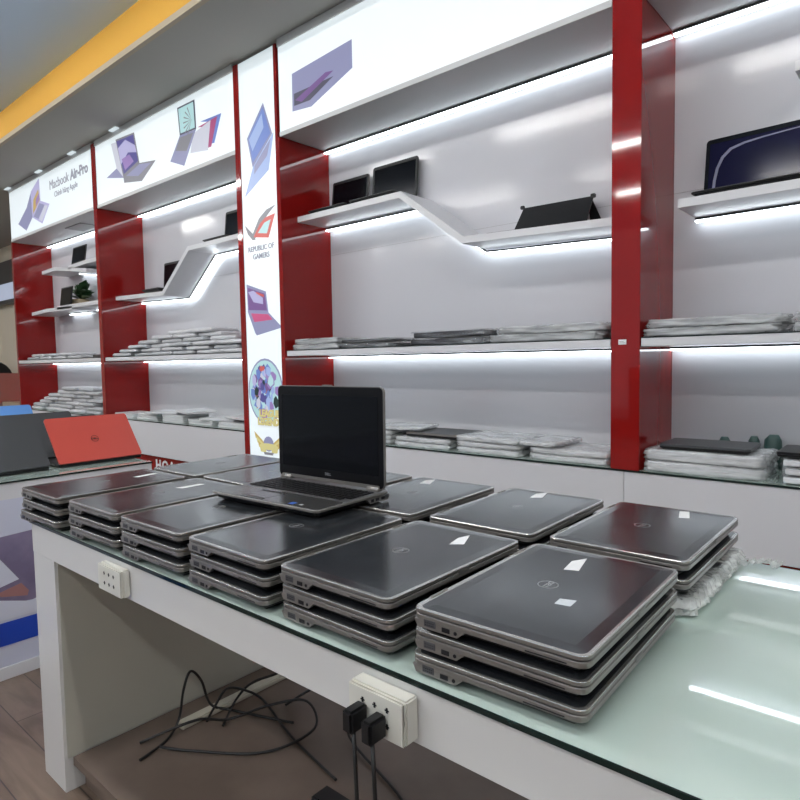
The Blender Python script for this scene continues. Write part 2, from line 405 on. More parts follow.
flat(mb, [(-2.955, 1.72), (-2.958, 1.503), (-2.79, 1.487), (-2.45, 1.60), (-2.45, 1.75)], 'slate')
flat(mb, [(-2.94, 1.60), (-2.94, 1.53), (-2.80, 1.525), (-2.60, 1.60)], 'dk', .001)
flat(mb, [(-2.93, 1.56), (-2.87, 1.535), (-2.60, 1.63), (-2.66, 1.64)], 'plum', .002)
mb.build('printed_laptop', None, s3)

MB().box(-5.6865, -5.6255, YF-.016, YF+.3, ZS0-.002, ZS1).build('end_strip', 'red_laminate', s1)
# ------------------------------------------------------------------ tall banner
bn = thing('tall_banner', (-3.31, 2.7, F0), 'tall narrow lit banner framed in red with gaming laptop prints', 'sign')
MB().box(-3.543, -3.0985, YF+.002, YR+.02, F0, ZS1, bev=.001).build('housing', 'red_laminate', bn)
MB().box(-3.543, -3.494, YF-.012, YF+.0015, -.72, ZS1).build('frame', 'red_laminate', bn)
MB().box(-3.122, -3.0985, YF-.012, YF+.0015, -.72, ZS1).build('frame', 'red_laminate', bn)
MB().box(-3.494, -3.122, YF-.004, YF+.0015, -.72, ZS1).build('lit_face', 'sign_face', bn)
mb = MB()
flat(mb, [(-3.242, 1.632), (-3.158, 1.424), (-3.368, 1.262), (-3.418, 1.453)], 'slate')
flat(mb, [(-3.245, 1.605), (-3.175, 1.43), (-3.362, 1.29), (-3.402, 1.45)], 'blue', .001)
flat(mb, [(-3.255, 1.57), (-3.24, 1.48), (-3.36, 1.36), (-3.395, 1.44)], 'sky', .002)
flat(mb, [(-3.145, 1.427), (-3.204, 1.213), (-3.458, 1.089), (-3.363, 1.262)], 'sky', .001)
flat(mb, [(-3.175, 1.395), (-3.215, 1.30), (-3.35, 1.215), (-3.345, 1.265)], 'slate', .002)
mb.build('printed_laptop', None, bn)
mb = MB()
flat(mb, [(-3.151, .987), (-3.24, .972), (-3.318, .929), (-3.391, .838), (-3.37, .802), (-3.29, .895), (-3.22, .945)], 'grey')
flat(mb, [(-3.391, .845), (-3.469, .905), (-3.44, .845), (-3.39, .80), (-3.36, .80)], 'grey', .001)
flat(mb, [(-3.154, .935), (-3.25, .925), (-3.31, .893), (-3.38, .818), (-3.225, .795)], 'coral', .001)
flat(mb, [(-3.196, .905), (-3.262, .893), (-3.332, .838), (-3.239, .823)], 'aqua', .002)
mb.merge(text_bm('REPUBLIC OF', .046, .001, .0006), 'text', Matrix.Translation((-3.307, YF-.006, .741)) @ UP_Y)
mb.merge(text_bm('GAMERS', .046, .001, .0006), 'text', Matrix.Translation((-3.307, YF-.006, .690)) @ UP_Y)
mb.build('eye_logo', None, bn)
mb = MB()
flat(mb, [(-3.473, .522), (-3.271, .460), (-3.250, .325), (-3.468, .341)], 'slate')
flat(mb, [(-3.462, .500), (-3.283, .447), (-3.262, .337), (-3.458, .353)], 'plum', .001)
flat(mb, [(-3.455, .47), (-3.40, .475), (-3.30, .42), (-3.30, .38), (-3.40, .40)], 'lilac', .002)
flat(mb, [(-3.37, .465), (-3.29, .44), (-3.29, .425), (-3.37, .45)], 'coral', .002)
flat(mb, [(-3.468, .341), (-3.250, .325), (-3.123, .229), (-3.135, .219), (-3.378, .182), (-3.395, .20)], 'slate', .0005)
flat(mb, [(-3.432, .329), (-3.253, .313), (-3.207, .276), (-3.400, .270)], 'pink', .001)
mb.build('printed_laptop', None, bn)
mb = MB()      # round artwork: plain colour patches in a ring, no figures
cx, cz, rx, rz = -3.305, -.185, .182, .215
circ = lambda k, n_=28: [(cx+k*rx*math.cos(2*PI*i/n_), cz+k*rz*math.sin(2*PI*i/n_)) for i in range(n_)]
flat(mb, circ(1), 'slate'); flat(mb, circ(.94), 'aqua', .001)
rnd = random.Random(3)
cols = ['teal', 'lilac', 'violet', 'coral', 'blue', 'brown', 'navy', 'sky', 'pale', 'violet', 'plum', 'blue']
for k in range(80):
    a = rnd.uniform(0, 2*PI); q = .74*rnd.random()**.5; px, pz = cx+q*rx*math.cos(a), cz+q*rz*math.sin(a); s = rnd.uniform(.018, .040)
    c = cols[k % 12] if px < cx+.03 else rnd.choice(['teal', 'aqua', 'sky', 'blue', 'violet'])
    flat(mb, [(px+s*rnd.uniform(.5, 1)*math.cos(j*PI/3+.4), pz+s*1.3*rnd.uniform(.5, 1)*math.sin(j*PI/3+.4)) for j in range(6)], c, .0014+k*.00006)
for z_, w_ in ((-.330, 'LEAGUE'), (-.385, 'LEGENDS')):
    mb.merge(text_bm(w_, .062, .001, .004, .92), 'gold', Matrix.Translation((-3.262, YF-.0135, z_)) @ UP_Y)
    mb.merge(text_bm(w_, .062, .001, .0015, .92), 'lgold', Matrix.Translation((-3.262, YF-.0150, z_)) @ UP_Y)
mb.build('round_artwork', None, bn)
mb = MB()
for s in (-1, 1):
    for k in range(4):
        flat(mb, [(-3.287+s*.03, -.535-.012*k), (-3.287+s*(.152-.018*k), -.455-.030*k), (-3.287+s*(.14-.018*k), -.495-.030*k), (-3.287+s*.03, -.56-.010*k)], 'lgold' if k % 2 else 'gold', .001*k*.3)
flat(mb, [(-3.287+.052*math.cos(2*PI*i/16), -.53+.05*math.sin(2*PI*i/16)) for i in range(16)], 'slate', .002)
flat(mb, [(-3.287+.10*math.cos(2*PI*i/16), -.548+.022*math.sin(2*PI*i/16)) for i in range(16)], 'lgold', .003)
flat(mb, [(-3.34, -.585), (-3.235, -.585), (-3.245, -.602), (-3.33, -.602)], 'grey', .003)
mb.build('winged_emblem', None, bn)

# ------------------------------------------------------------------ tables
ZT = -.455
TX0, TX1, TY0, TY1 = -2.035, 1.35, .657, 1.512
tb = thing('display_table', (-.3, 1.08, F0), 'long white display table with a glass top carrying the laptop stacks', 'table')
MB().box(TX0, TX1, TY0+.006, TY1, ZT-.0975, ZT-.0085, bev=.0015).build('apron', 'table_white', tb)
MB().box(TX0, TX1, TY0, TY1+.004, ZT-.008, ZT-.0005, 'glass_edge').box(TX0+.003, TX1-.003, TY0+.003, TY1, ZT-.0006, ZT, 'glass_top').build('glass_top', None, tb)
MB().box(TX0+.001, TX0+.155, TY0+.0075, TY0+.012, F0, ZT-.098).box(TX0+.001, TX0+.155, TY0+.012, TY1-.004, F0, ZT-.098).build('end_panel', 'table_white', tb)
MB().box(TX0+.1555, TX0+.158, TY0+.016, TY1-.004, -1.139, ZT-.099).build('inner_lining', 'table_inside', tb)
MB().box(TX1-.155, TX1-.001, TY0+.008, TY1-.004, F0, ZT-.098).build('end_panel', 'table_white', tb)
o = MB().box(TX0+.160, TX1-.1560, TY0+.03, TY1-.01, -1.165, -1.140).box(TX0+.160, TX1-.1560, TY0+.06, TY0+.08, F0, -1.165).build('low_board', 'board_brown', None, (-.3, 1.08, F0)); tag(o, 'brown low board under the white table carrying the black cables', 'board')
o = MB().box(-1.78, -1.74, TY0+.3, TY1-.12, -1.1395, -1.122, bev=.004).build('cable_trunking', 'trunking', None, (-1.76, 1.17, -1.1395)); tag(o, 'cream cable trunking lying along the low board beside the end panel', 'trunking')

pt = thing('poster_table', (-3.6, .1, F0), 'white display table with a glass top and printed side, at the left edge', 'table')
PX0, PX1, PY0, PY1 = -5.0, -2.764, -1.6, 1.425
MB().box(PX0, PX1-.004, PY0, PY1-.003, F0+.05, -.4585, bev=.001).build('body', 'board_white', pt)
MB().box(PX0, PX1, PY0, PY1, -.458, -.451, 'glass_edge').box(PX0+.003, PX1-.003, PY0+.003, PY1-.003, -.4512, -.4502, 'glass_top').build('glass_top', None, pt)
MB().box(PX0, PX1+.002, PY0, PY1, F0, F0+.05, bev=.001).build('plinth', 'board_white', pt)
mb = MB()
def side(pts, m, lift=0): mb.poly([(PX1-.004+lift, y, z) for y, z in pts], (.001, 0, 0), m)
side([(PY0+.01, -.522), (PY1-.005, -.522), (PY1-.005, F0+.052), (PY0+.01, F0+.052)], 'poster')
side([(.2, -.70), (1.15, -.647), (1.15, -.85), (.98, -.925), (.90, -.948), (.2, -.90)], 'poster_photo', .001)
side([(.2, -.60), (.74, -.69), (.845, -.850), (.70, -.885), (.2, -1.0)], 'poster_white', .002)
side([(.76, -.890), (.852, -.868), (.878, -.905), (.872, -.925), (.78, -.905)], 'poster_skin', .002)
side([(.2, -.905), (.775, -.918), (.88, -.950), (.98, -.925), (.98, -1.0), (.2, -1.0)], 'poster_white', .0025)
side([(PY0+.01, -1.014), (PY1-.005, -1.010), (PY1-.005, -1.104), (PY0+.01, -1.101)], 'poster_blue', .003)
mb.build('side_print', None, pt)

# ------------------------------------------------------------------ closed laptop
LW, LL = .264, .389
def closed_laptop():
    t = thing('closed_laptop', (0, 0, 0), 'x', 'laptop')
    base = MB()
    base.slab(LW, LL, .016, [(.0012, .0158), (0, .0170), (0, .0236), (.0010, .0244)], 'silver')
    base.slab(LW-.008, LL-.008, .014, [(0, .0244), (0, .0264)], 'black')
    # deep rear corners that hold the sockets
    for s in (-1, 1):
        ya, yb = s*(LL/2-.0003), s*(LL/2-.010)
        base.loft([[Vector((-LW/2+.010, y, .0055)), Vector((-LW/2+.078, y, .0055)), Vector((-LW/2+.092, y, .0168)), Vector((-LW/2+.004, y, .0168))] for y in (ya, yb)], 'silver')
    bo = base.build('base', None, t)
    MB().slab(LW-.026, LL-.026, .012, [(.010, 0), (.006, .0035), (0, .008), (0, .0160)]).build('bottom_shell', 'black', bo)
    y = -LL/2
    v = MB().box(-LW/2+.022, -LW/2+.042, y-.0007, y+.002, .0090, .0190, 'port_grey', bev=.0003)
    for r_ in range(2):
        for k in range(5): v.box(-LW/2+.0245+k*.0033, -LW/2+.026+k*.0033, y-.0011, y-.0006, .0112+r_*.0035, .0127+r_*.0035, 'port')
    v.build('video_port', None, bo)
    MB().box(-LW/2+.053, -LW/2+.066, y-.0006, y+.002, .0085, .0150).build('usb_port', 'port', bo)
    aj = MB(); aj.loft([[Vector((-LW/2+.0755+.0027*math.cos(a), yy, .0115+.0027*math.sin(a))) for a in [2*PI*k/10 for k in range(10)]] for yy in (y-.0006, y+.001)])
    aj.build('audio_jack', 'port', bo)
    MB().box(.050, .106, y-.0003, y+.001, .0180, .0198).build('card_slot', 'port', bo)
    lid = MB()
    lid.slab(LW, LL, .016, [(.0010, .0262), (0, .0269), (0, .0310)], 'silver', seg=6)
    lid.slab(LW, LL, .016, [(0, .0310), (0, .0314), (.0007, .0321), (.0016, .0323), (.0026, .0320)], 'silver_highlight', seg=6)
    lo = lid.build('lid', None, t)
    MB().slab(LW-.0075, LL-.0046, .0145, [(0, .0312), (.0003, .0318), (.022, .0331)], c=(.0014, 0)).build('lid_panel', 'lid', lo)
    em = MB(); n_ = 36
    for k in range(n_):
        a, b_ = 2*PI*k/n_, 2*PI*(k+1)/n_
        pts = [(-.012+r_*math.cos(q), r_*1.0*math.sin(q), .0330) for r_, q in ((.0150, a), (.0163, a), (.0163, b_), (.0150, b_))]
        em.poly(pts, (0, 0, .0002))
    em.merge(text_bm('DELL', .0125, .0001, .0003), None, Matrix.Translation((-.012, 0, .0332)) @ Matrix.Rotation(-PI/2, 4, 'Z'))
    em.build('round_emblem', 'emblem', lo)
    for s in (-1, 1): MB().box(-LW/2-.0006, -LW/2+.0055, s*.13-.022, s*.13+.022, .0255, .0331, bev=.001).build('hinge_cover', 'silver', lo)
    MB().box(LW/2-.0005, LW/2+.0012, -.014, .014, .0215, .0300, 'silver_dark', bev=.0004).box(LW/2+.0008, LW/2+.0016, -.009, .009, .0250, .0275, 'silver').build('latch', None, t)
    return t
proto = closed_laptop()
PITCH = .0332
def put(x, y, z, rot, label, group):
    c = copy_tree(proto); c.location = (x, y, z); c.rotation_euler = (0, 0, rot); c['_b'] = [x, y, z]
    tag(c, label, 'laptop', group)
    return c
def sticker(root, pts, name='price_sticker', m='paper', z=.03305):
    """pts in world coordinates on the lid"""
    lid = [c for c in root.children if c.name.startswith('lid')][0]
    R = Matrix.Rotation(-root.rotation_euler.z, 4, 'Z'); mb = MB()
    mb.poly([R @ (Vector((px, py, 0))-Vector((root.location.x, root.location.y, 0)))+Vector((0, 0, z)) for px, py in pts], (0, 0, .0002))
    ob = mb.build(name, m, None); ob.parent = lid
    return ob
FRONT = [(-.4345, .872, .026, 'nearest stack of the front row'), (-.733, .864, -.006, 'second-nearest stack of the front row'),
         (-1.029, .860, -.004, 'third-nearest stack of the front row'), (-1.322, .856, .010, 'fourth-nearest stack of the front row'),
         (-1.611, .852, .012, 'front-row stack next to the far table end'), (-1.915, .838, .006, 'front-row stack at the far table end')]
BACK = [(-.441, 1.307, .006, 'nearest stack of the back row'), (-.737, 1.294, .014, 'second-nearest stack of the back row'),
        (-1.040, 1.274, .035, 'back-row stack right of the open laptop'), (-1.335, 1.270, .02, 'back-row stack hidden behind the open laptop screen'),
        (-1.625, 1.262, .0, 'back-row stack left of the open laptop screen'), (-1.915, 1.250, .015, 'back-row stack at the far table end')]
LV = ['bottom', 'middle', 'topmost']
SHEEN = {0: 'two white stickers', 1: 'a white sticker', 4: 'a long white sticker', 5: 'a long white sticker'}
tops = {}
for r, row in (('F', FRONT), ('B', BACK)):
    for i, (x, y, rot, where) in enumerate(row):
        x -= .003
        for k in range(3):
            if r == 'B' and i == 0 and k == 0: continue
            dx, dy, dr = random.uniform(-.003, .003), random.uniform(-.003, .003), random.uniform(-.008, .008)
            if k == 2: dx = dy = dr = 0
            if r == 'F' and i == 5 and k < 2: dx = -.002-.003*(2-k)
            lab = '%s closed laptop, %s' % (LV[k], where)
            if k == 2:
                ext = {('F', 0): 'with two white stickers', ('F', 1): 'with one white sticker', ('F', 2): 'right below the open laptop', ('B', 0): 'with a white sticker', ('B', 1): 'with dusty lid and white sticker'}.get((r, i))
                if ext: lab += ', ' + ext
            c = put(x+dx, y+dy, ZT+.0003+k*PITCH, rot+dr, lab, 'closed laptops stacked on the display table')
            if k == 2: tops[(r, i)] = c
sticker(tops['F', 0], [(-.462, .951), (-.470, 1.000), (-.455, 1.029), (-.439, .960)])
sticker(tops['F', 0], [(-.407, .808), (-.409, .830), (-.386, .838), (-.384, .812)], 'foil_sticker', 'foil')
sticker(tops['F', 1], [(-.699, .950), (-.710, .995), (-.702, 1.026), (-.676, .967)])
sticker(tops['B', 2], [(-1.118, 1.380), (-1.132, 1.422), (-1.115, 1.450), (-1.085, 1.386)])
sticker(tops['B', 1], [(-.773, 1.400), (-.783, 1.452), (-.765, 1.480), (-.747, 1.419)])
sticker(tops['B', 0], [(-.415, 1.415), (-.431, 1.476), (-.412, 1.484), (-.395, 1.424)])
sticker(tops['F', 5], [(-1.925, .925), (-1.935, 1.000), (-1.920, 1.015), (-1.905, .935)])
sticker(tops['F', 4], [(-1.650, .915), (-1.645, .990), (-1.628, 1.000), (-1.625, .925)])
# the bubble-wrapped laptop at the bottom of the nearest back stack
bw = thing('wrapped_laptop', (-.441, 1.307, ZT), 'bubble-wrapped laptop at the bottom of the nearest back-row stack', 'laptop')
MB().slab(.252, .375, .014, [(.002, ZT+.004), (0, ZT+.007), (0, ZT+.028), (.002, ZT+.030)], c=(-.441, 1.307)).build('laptop_body', 'pack_dark', bw)
mb = MB()
rw = random.Random(5)
ring = rrect(.268, .397, .02, 4, 30)
loops = []
for ins, z in ((.006, .0006), (-.004, .006), (.002, .012), (-.006, .018), (.001, .024), (.008, .0305), (.03, .0318)):
    loops.append([Vector((-.437+x*(1-ins*6)+rw.uniform(-.004, .004), 1.312+y*(1-ins*5)+rw.uniform(-.004, .004), ZT+max(.0004, min(.0322, z+rw.uniform(-.003, .003))))) for x, y in ring])
mb.loft(loops, smooth=False)
mb.build('bubble_wrap', 'bubble', bw)
mb = MB()
pts = []
for k in range(26):   # ruffled flap lying on the glass behind the stack
    pts.append((-.325+k*.0035+rw.uniform(-.004, .004), 1.455+k*.0012+rw.uniform(-.005, .005), ZT+.006+rw.uniform(-.004, .010)))
for a, b_ in zip(pts, pts[1:]):
    mb.poly([a, b_, (b_[0]+.008, b_[1]+.035, ZT+.003+rw.uniform(0, .012)), (a[0]+.008, a[1]+.035, ZT+.003+rw.uniform(0, .012))], (0, 0, .0012))
mb.build('wrap_flap', 'bubble', bw)

# ------------------------------------------------------------------ the open laptop on top
def open_laptop(loc, rot, label, w=.384, d=.258, sh=.258, tilt=8, group=None, lidmat='silver', basemat='silver', detail=True, scr='screen', name='open_laptop', bezel='black'):
    """local frame: hinge along x at y=0, keyboard towards -y, screen facing -y; tilt = degrees past vertical"""
    t = thing(name, loc, label, 'laptop', group); t.rotation_euler = (0, 0, rot)
    t['_b'] = [0, 0, 0]
    b = MB()
    b.slab(w, d, .016, [(.0030, .0165), (.0006, .0180), (0, .0190), (0, .0228), (.0012, .0236)], basemat, c=(0, -d/2))
    if detail:
        for s in (-1, 1):
            b.loft([[Vector((x, -.010, .004)), Vector((x, -.078, .004)), Vector((x, -.090, .0156)), Vector((x, -.004, .0156))] for x in (s*(w/2-.0003), s*(w/2-.010))], basemat)
    bo = b.build('base', None, t)
    MB().slab(w-.016, d-.016, .012, [(.016, .0005), (.004, .008), (0, .0170)], c=(0, -d/2)).build('bottom_shell', 'black', bo)
    T = Matrix.Translation((0, -.024 if detail else -.004, .026)) @ Matrix.Rotation(math.radians(-tilt), 4, 'X')
    # the lid: built standing in the xz plane, front face at y=0
    def stand(mb_, ww, hh, r, y0, y1, z0, m, ins=0):
        o = rrect(ww, hh, r, 4)
        mb_.loft([[T @ Vector((x, y, z0+hh/2+zz)) for x, zz in o] for y in (y0, y1)], m)
    l = MB(); stand(l, w, sh, .014, .0, .0075, .002, lidmat)
    lo = l.build('lid', None, t)
    if detail:
        MB().slab(w-.005, d-.005, .0145, [(0, .0234), (.0006, .0242)], c=(0, -d/2)).build('deck', 'deck', bo)
        MB().slab(w-.007, .092, .012, [(0, .0240), (.0005, .0246)], c=(0, -d+.050)).build('palm_rest', 'palm', bo)
        kb = MB()
        for r_ in range(6):
            y = -.046-r_*.0180; n_ = 17; x = -w/2+.022
            while x < w/2-.030:
                kw = .0165 if r_ < 5 or abs(x+.045) > .035 else .085
                if r_ == 5 and -.085 < x < -.075: kw = .095
                kb.box(x, x+kw, y-.0155, y, .0240, .0268, bev=.001); x += kw+.0025
        kb.build('keyboard', 'key', bo)
        MB().box(-.085, .0, -d+.022, -d+.072, .0246, .0250, 'palm', bev=.0004).box(-.085, .0, -d+.078, -d+.086, .0246, .0254, 'port').box(-.085, .0, -d+.008, -d+.018, .0246, .0256, 'port_grey').build('touchpad', None, bo)
        MB().box(.088, .104, -d+.014, -d+.030, .0246, .0249).build('processor_sticker', 'blue_label', bo)
        MB().box(.120, .130, -d+.018, -d+.026, .0246, .0249).build('small_sticker', 'foil', bo)
        for nm, ya, yb in (('usb_port', -.024, -.037), ('usb_port', -.046, -.059), ('card_slot', -.066, -.076)):
            MB().box(w/2-.001, w/2+.0006, yb, ya, .0075, .0145).build(nm, 'port', bo)
        MB().box(w/2-.001, w/2+.0006, -.022, -.008, .0085, .0170).build('network_port', 'port_grey', bo)
    bz = MB(); stand(bz, w-.004, sh-.004, .013, -.0012, .0002, .004, bezel)
    bz.build('bezel', None, lo)
    sc = MB(); bt = .036 if detail else .018
    stand(sc, w-(.036 if detail else .030), sh-bt-(.024 if detail else .018), .002, -.0018, -.0010, bt, scr); sc.build('screen', None, lo)
    if detail:
        e = MB(); e.merge(text_bm('DELL', .010, .0002, .0002), None, T @ Matrix.Translation((0, -.0016, .024)) @ UP_Y)
        e.build('lettering', 'emblem', lo)
        for s in (-1, 1):
            hb = MB()
            hb.loft([[Vector((x, -.024+.008*math.cos(a), .0275+.0075*math.sin(a))) for a in [2*PI*k/12 for k in range(12)]] for x in (s*(w/2-.055), s*(w/2-.014))], smooth=True)
            hb.build('hinge_barrel', 'silver', bo)
        sb = MB(); stand(sb, w-.03, .008, .003, -.003, -.0012, .004, 'silver'); sb.build('hinge_rail', None, lo)
        lt = MB(); stand(lt, .03, .004, .001, -.0030, .0070, sh+.001, 'silver'); lt.build('latch', None, lo)
    return t
ol = open_laptop((-1.241, 1.160, ZT+3*PITCH+.0006), math.radians(2.6), 'open laptop with a dark screen standing on the closed stacks', tilt=.5, sh=.262, w=.396, d=.262, detail=True, bezel='bezel_black')

# ------------------------------------------------------------------ laptops on the poster table (lid backs towards us)
def half_open(loc, rot, label, lidm, w=.37, sh=.25, ang=50, emblem=False):
    """hinge along y at x=0, base towards -x, lid rising over the base"""
    t = thing('half_open_laptop', loc, label, 'laptop', 'laptops displayed on the poster table'); t.rotation_euler = (0, 0, rot); t['_b'] = [0, 0, 0]
    b = MB().slab(.24, w, .012, [(.003, .003), (0, .006), (0, .014), (.002, .016)], c=(-.12, 0)); bo = b.build('base', 'black', t)
    MB().box(-.006, .0015, -w*.36, w*.36, .006, .014, bev=.001).build('rear_vents', 'port', bo)
    MB().box(-.20, -.05, w/2-.0005, w/2+.0005, .007, .011).box(-.20, -.05, -w/2-.0006, -w/2+.0005, .007, .012).build('side_ports', 'silver_dark', bo)
    a = math.radians(ang); ux = Vector((-math.cos(a), 0, math.sin(a))); uy = Vector((0, 1, 0)); un = ux.cross(uy)
    if un.x < 0: un = -un
    o0 = Vector((.0, 0, .017))
    def lay(mb_, ww, hh, r, off0, off1, d0, m):
        o = rrect(hh, ww, r, 5)
        mb_.loft([[o0+ux*(d0+hh/2+p)+uy*q+un*off for p, q in o] for off in (off0, off1)], m)
    l = MB(); lay(l, w, sh, .012, -.0035, .0035, 0, lidm); lo = l.build('lid', None, t)
    s = MB(); lay(s, w-.02, sh-.03, .003, -.0045, -.0034, .02, 'screen'); s.build('screen', None, lo)
    if emblem:
        e = MB(); n_ = 32; c0 = o0+ux*(sh*.47)+un*.0036
        for k in range(n_):
            p, q = 2*PI*k/n_, 2*PI*(k+1)/n_
            e.poly([c0+ux*(r_*math.sin(g))+uy*(r_*math.cos(g)) for r_, g in ((.0155, p), (.0175, p), (.0175, q), (.0155, q))], un*.0004)
        R = Matrix((( uy.x, ux.x, un.x, c0.x), (uy.y, ux.y, un.y, c0.y), (uy.z, ux.z, un.z, c0.z), (0, 0, 0, 1)))
        e.merge(text_bm('DELL', .0135, .0004, .0005), None, R); e.build('round_emblem', 'black', lo)
    return t
half_open((-2.915, 1.262, -.4500), 0, 'half-open laptop with a bright red lid and round emblem', 'red_lid', w=.378, emblem=True)
half_open((-2.905, .843, -.4500), .03, 'half-open laptop with a plain dark grey lid, left of the red one', 'grey_lid', w=.385, sh=.25)
half_open((-3.19, 1.225, -.4500), 0, 'half-open dark grey laptop right behind the red one', 'grey_lid', w=.385, sh=.232)
half_open((-3.19, .79, -.4500), 0, 'half-open dark grey laptop behind the plain grey one at the left edge', 'grey_lid', w=.385, sh=.238)
half_open((-3.50, 1.220, -.4500), 0, 'half-open dark grey laptop in the third row behind the red one', 'grey_lid', w=.385, sh=.238)
half_open((-3.50, .79, -.4500), 0, 'half-open dark grey laptop in the third row at the left edge', 'grey_lid', w=.385, sh=.238)
half_open((-3.95, 1.180, -.4500), 0, 'half-open laptop with a light blue lid behind the dark ones', 'blue_lid', w=.38, sh=.268)

# ------------------------------------------------------------------ goods on the wall shelves
ORD = ['first', 'second', 'third', 'fourth', 'fifth', 'sixth', 'seventh', 'eighth', 'ninth']
def pack_mesh(seed, w, d, h, m):
    rr = random.Random(seed); mb = MB(); ring = rrect(w, d, .02, 3, 6); loops = []
    for ins, z in ((.10, 0), (.03, .12), (0, .45), (.02, .75), (.10, .97)):
        loops.append([Vector((x*(1-ins)+rr.uniform(-.004, .004), y*(1-ins)+rr.uniform(-.004, .004), max(.0003, min(1, z+rr.uniform(-.06, .03)))*h)) for x, y in ring])
    mb.loft(loops, m, smooth=True)
    ob = mb.build('wrapped_laptop'); me = ob.data; me.materials.clear(); me.materials.append(M[m]); bpy.data.objects.remove(ob)
    return me
small = {h_: [pack_mesh(k+int(h_*1e4), .322, .25, h_, 'foam' if k % 3 else 'foam_b') for k in range(4)] for h_ in (.031, .0323, .036)}
def pack(x, y, z, h_, label, group, rot=0):
    o = bpy.data.objects.new('wrapped_laptop', random.choice(small[h_])); C.objects.link(o)
    o.location = (x, y, z); o.rotation_euler = (0, 0, rot+(PI if random.random() < .5 else 0)); return tag(o, label, 'laptop', group)
def row_name(k, n_): return 'bottom row' if k == 0 else 'top row' if k == n_-1 else '%s row up' % ORD[k]
# pyramid pile on the middle shelf of bay 2
rows = [(-5.43, 6, .333), (-5.31, 5, .36), (-5.13, 5, .335), (-4.97, 4, .355), (-4.75, 3, .34), (-4.52, 2, .345)]
for k, (xs, n_, st) in enumerate(rows):
    for j in range(n_):
        pack(xs+j*st+random.uniform(-.003, .003), 2.685+random.uniform(-.02, .02), .0768+k*.0326, .0323,
             'foam-wrapped laptop, %s from left in the %s of the shelf pyramid' % (ORD[j], row_name(k, 6)), 'pyramid of wrapped laptops on the shelf left of the banner', random.uniform(-.02, .02))
# big pile on the counter of bay 1
rows = [(-7.42, 5, .345), (-7.36, 5, .345), (-7.22, 4, .36), (-7.05, 4, .345), (-6.92, 4, .335), (-6.74, 3, .35), (-6.58, 2, .36)]
for k, (xs, n_, st) in enumerate(rows):
    for j in range(n_):
        pack(xs+j*st+random.uniform(-.004, .004), 2.67+random.uniform(-.02, .02), ZC+.0003+k*.0362, .036,
             'white foam-wrapped laptop, %s from left, %s of the far counter pile' % (ORD[j], row_name(k, 7)), 'pile of wrapped laptops on the far counter', random.uniform(-.02, .02))
for k in range(2):
    for j in range(4 - k):
        pack(-7.55+j*.37+k*.14, 2.68, .0768+k*.0312, .031, 'grey-white wrapped laptop, %s from left, %s layer on the far bay shelf' % (ORD[j], 'lower' if k == 0 else 'upper'),
             'wrapped laptops on the shelf of the far bay', random.uniform(-.02, .02))
dk = MB().slab(.32, .24, .012, [(.004, 0), (0, .004), (0, .026), (.004, .030)], c=(0, 0)).build('closed_laptop', 'pack_dark')
dk.location = (-5.865, 2.68, .0768); tag(dk, 'small dark closed laptop at the right end of the far bay shelf', 'laptop')

# thin silver laptops on the counter of bay 2
thin = MB().slab(.33, .235, .012, [(.006, 0), (0, .004), (0, .016), (.003, .019)]).build('closed_laptop', 'thin_silver')
def thin_put(x, y, z, rx, rz, label):
    o = thin.copy(); C.objects.link(o); o.location = (x, y, z); o.rotation_euler = (rx, 0, rz)
    return tag(o, label, 'laptop', 'thin silver laptops on the counter left of the banner')
spots = [-5.42, -4.99, -4.58, -4.18, -3.775]
for i, x in enumerate(spots):
    for k in range(3 if i in (1, 2) else 2):
        thin_put(x+random.uniform(-.012, .012), 2.66, ZC+.0003+k*.0195, 0, random.uniform(-.03, .03), 'thin silver closed laptop, %s of the %s stack from the left on the counter' % (['bottom', 'second layer', 'third layer'][k], ORD[i]))
for i, (x, n_) in enumerate(((-4.78, 3), (-4.42, 3), (-4.02, 2), (-3.76, 2))):
    z = ZC+.0006+(3 if i < 2 else 2)*.0195 + (.0195 if i == 1 else 0) + (.0195 if i == 3 else 0)
    thin_put(x, 2.64+.015*i, z, 0, [.35, -.25, .30, -.12][i], 'thin silver laptop lying askew across the stacks, %s from the left' % ORD[i])
bpy.data.objects.remove(thin)

# film-wrapped laptops in bays 3 and 4
def film_pack(x, y, z, label, group, w=.385, d=.26, h_=.036, body='pack_body', cover='film', rot=0, bulge=.02, seed=0):
    rr = random.Random(seed+int(abs(x)*997)+int(abs(z)*7919))
    t = thing('wrapped_laptop', (x, y, z), label, 'laptop', group); t.rotation_euler = (0, 0, rot); t['_b'] = [0, 0, 0]
    MB().slab(w, d, .014, [(.004, .004), (0, .008), (0, h_-.009), (.003, h_-.005)]).build('laptop_body', body, t)
    mb = MB(); ring = rrect(w+.012, d+.010, .015, 3, 22); loops = []
    for ins, zz in ((.02, 0), (-.004, .15), (.006, .35), (-.006, .55), (.004, .75), (.02, .96), (.12, 1.0)):
        L_ = []
        for px, py in ring:
            e = max(0, abs(px)/(w/2)-.86)/.14*bulge if px > 0 else max(0, abs(px)/(w/2)-.86)/.14*bulge*.4
            L_.append(Vector((px*(1-ins)+(e if px > 0 else -e)*rr.uniform(.5, 1.2)+rr.uniform(-.002, .002), py*(1-ins*.8)+rr.uniform(-.0035, .0035), max(.0003, min(h_, zz*h_+rr.uniform(-.0025, .0025))))))
        loops.append(L_)
    mb.loft(loops, smooth=True); mb.build('plastic_wrap', cover, t)
    return t
g3 = 'film-wrapped laptops on the shelf right of the banner'
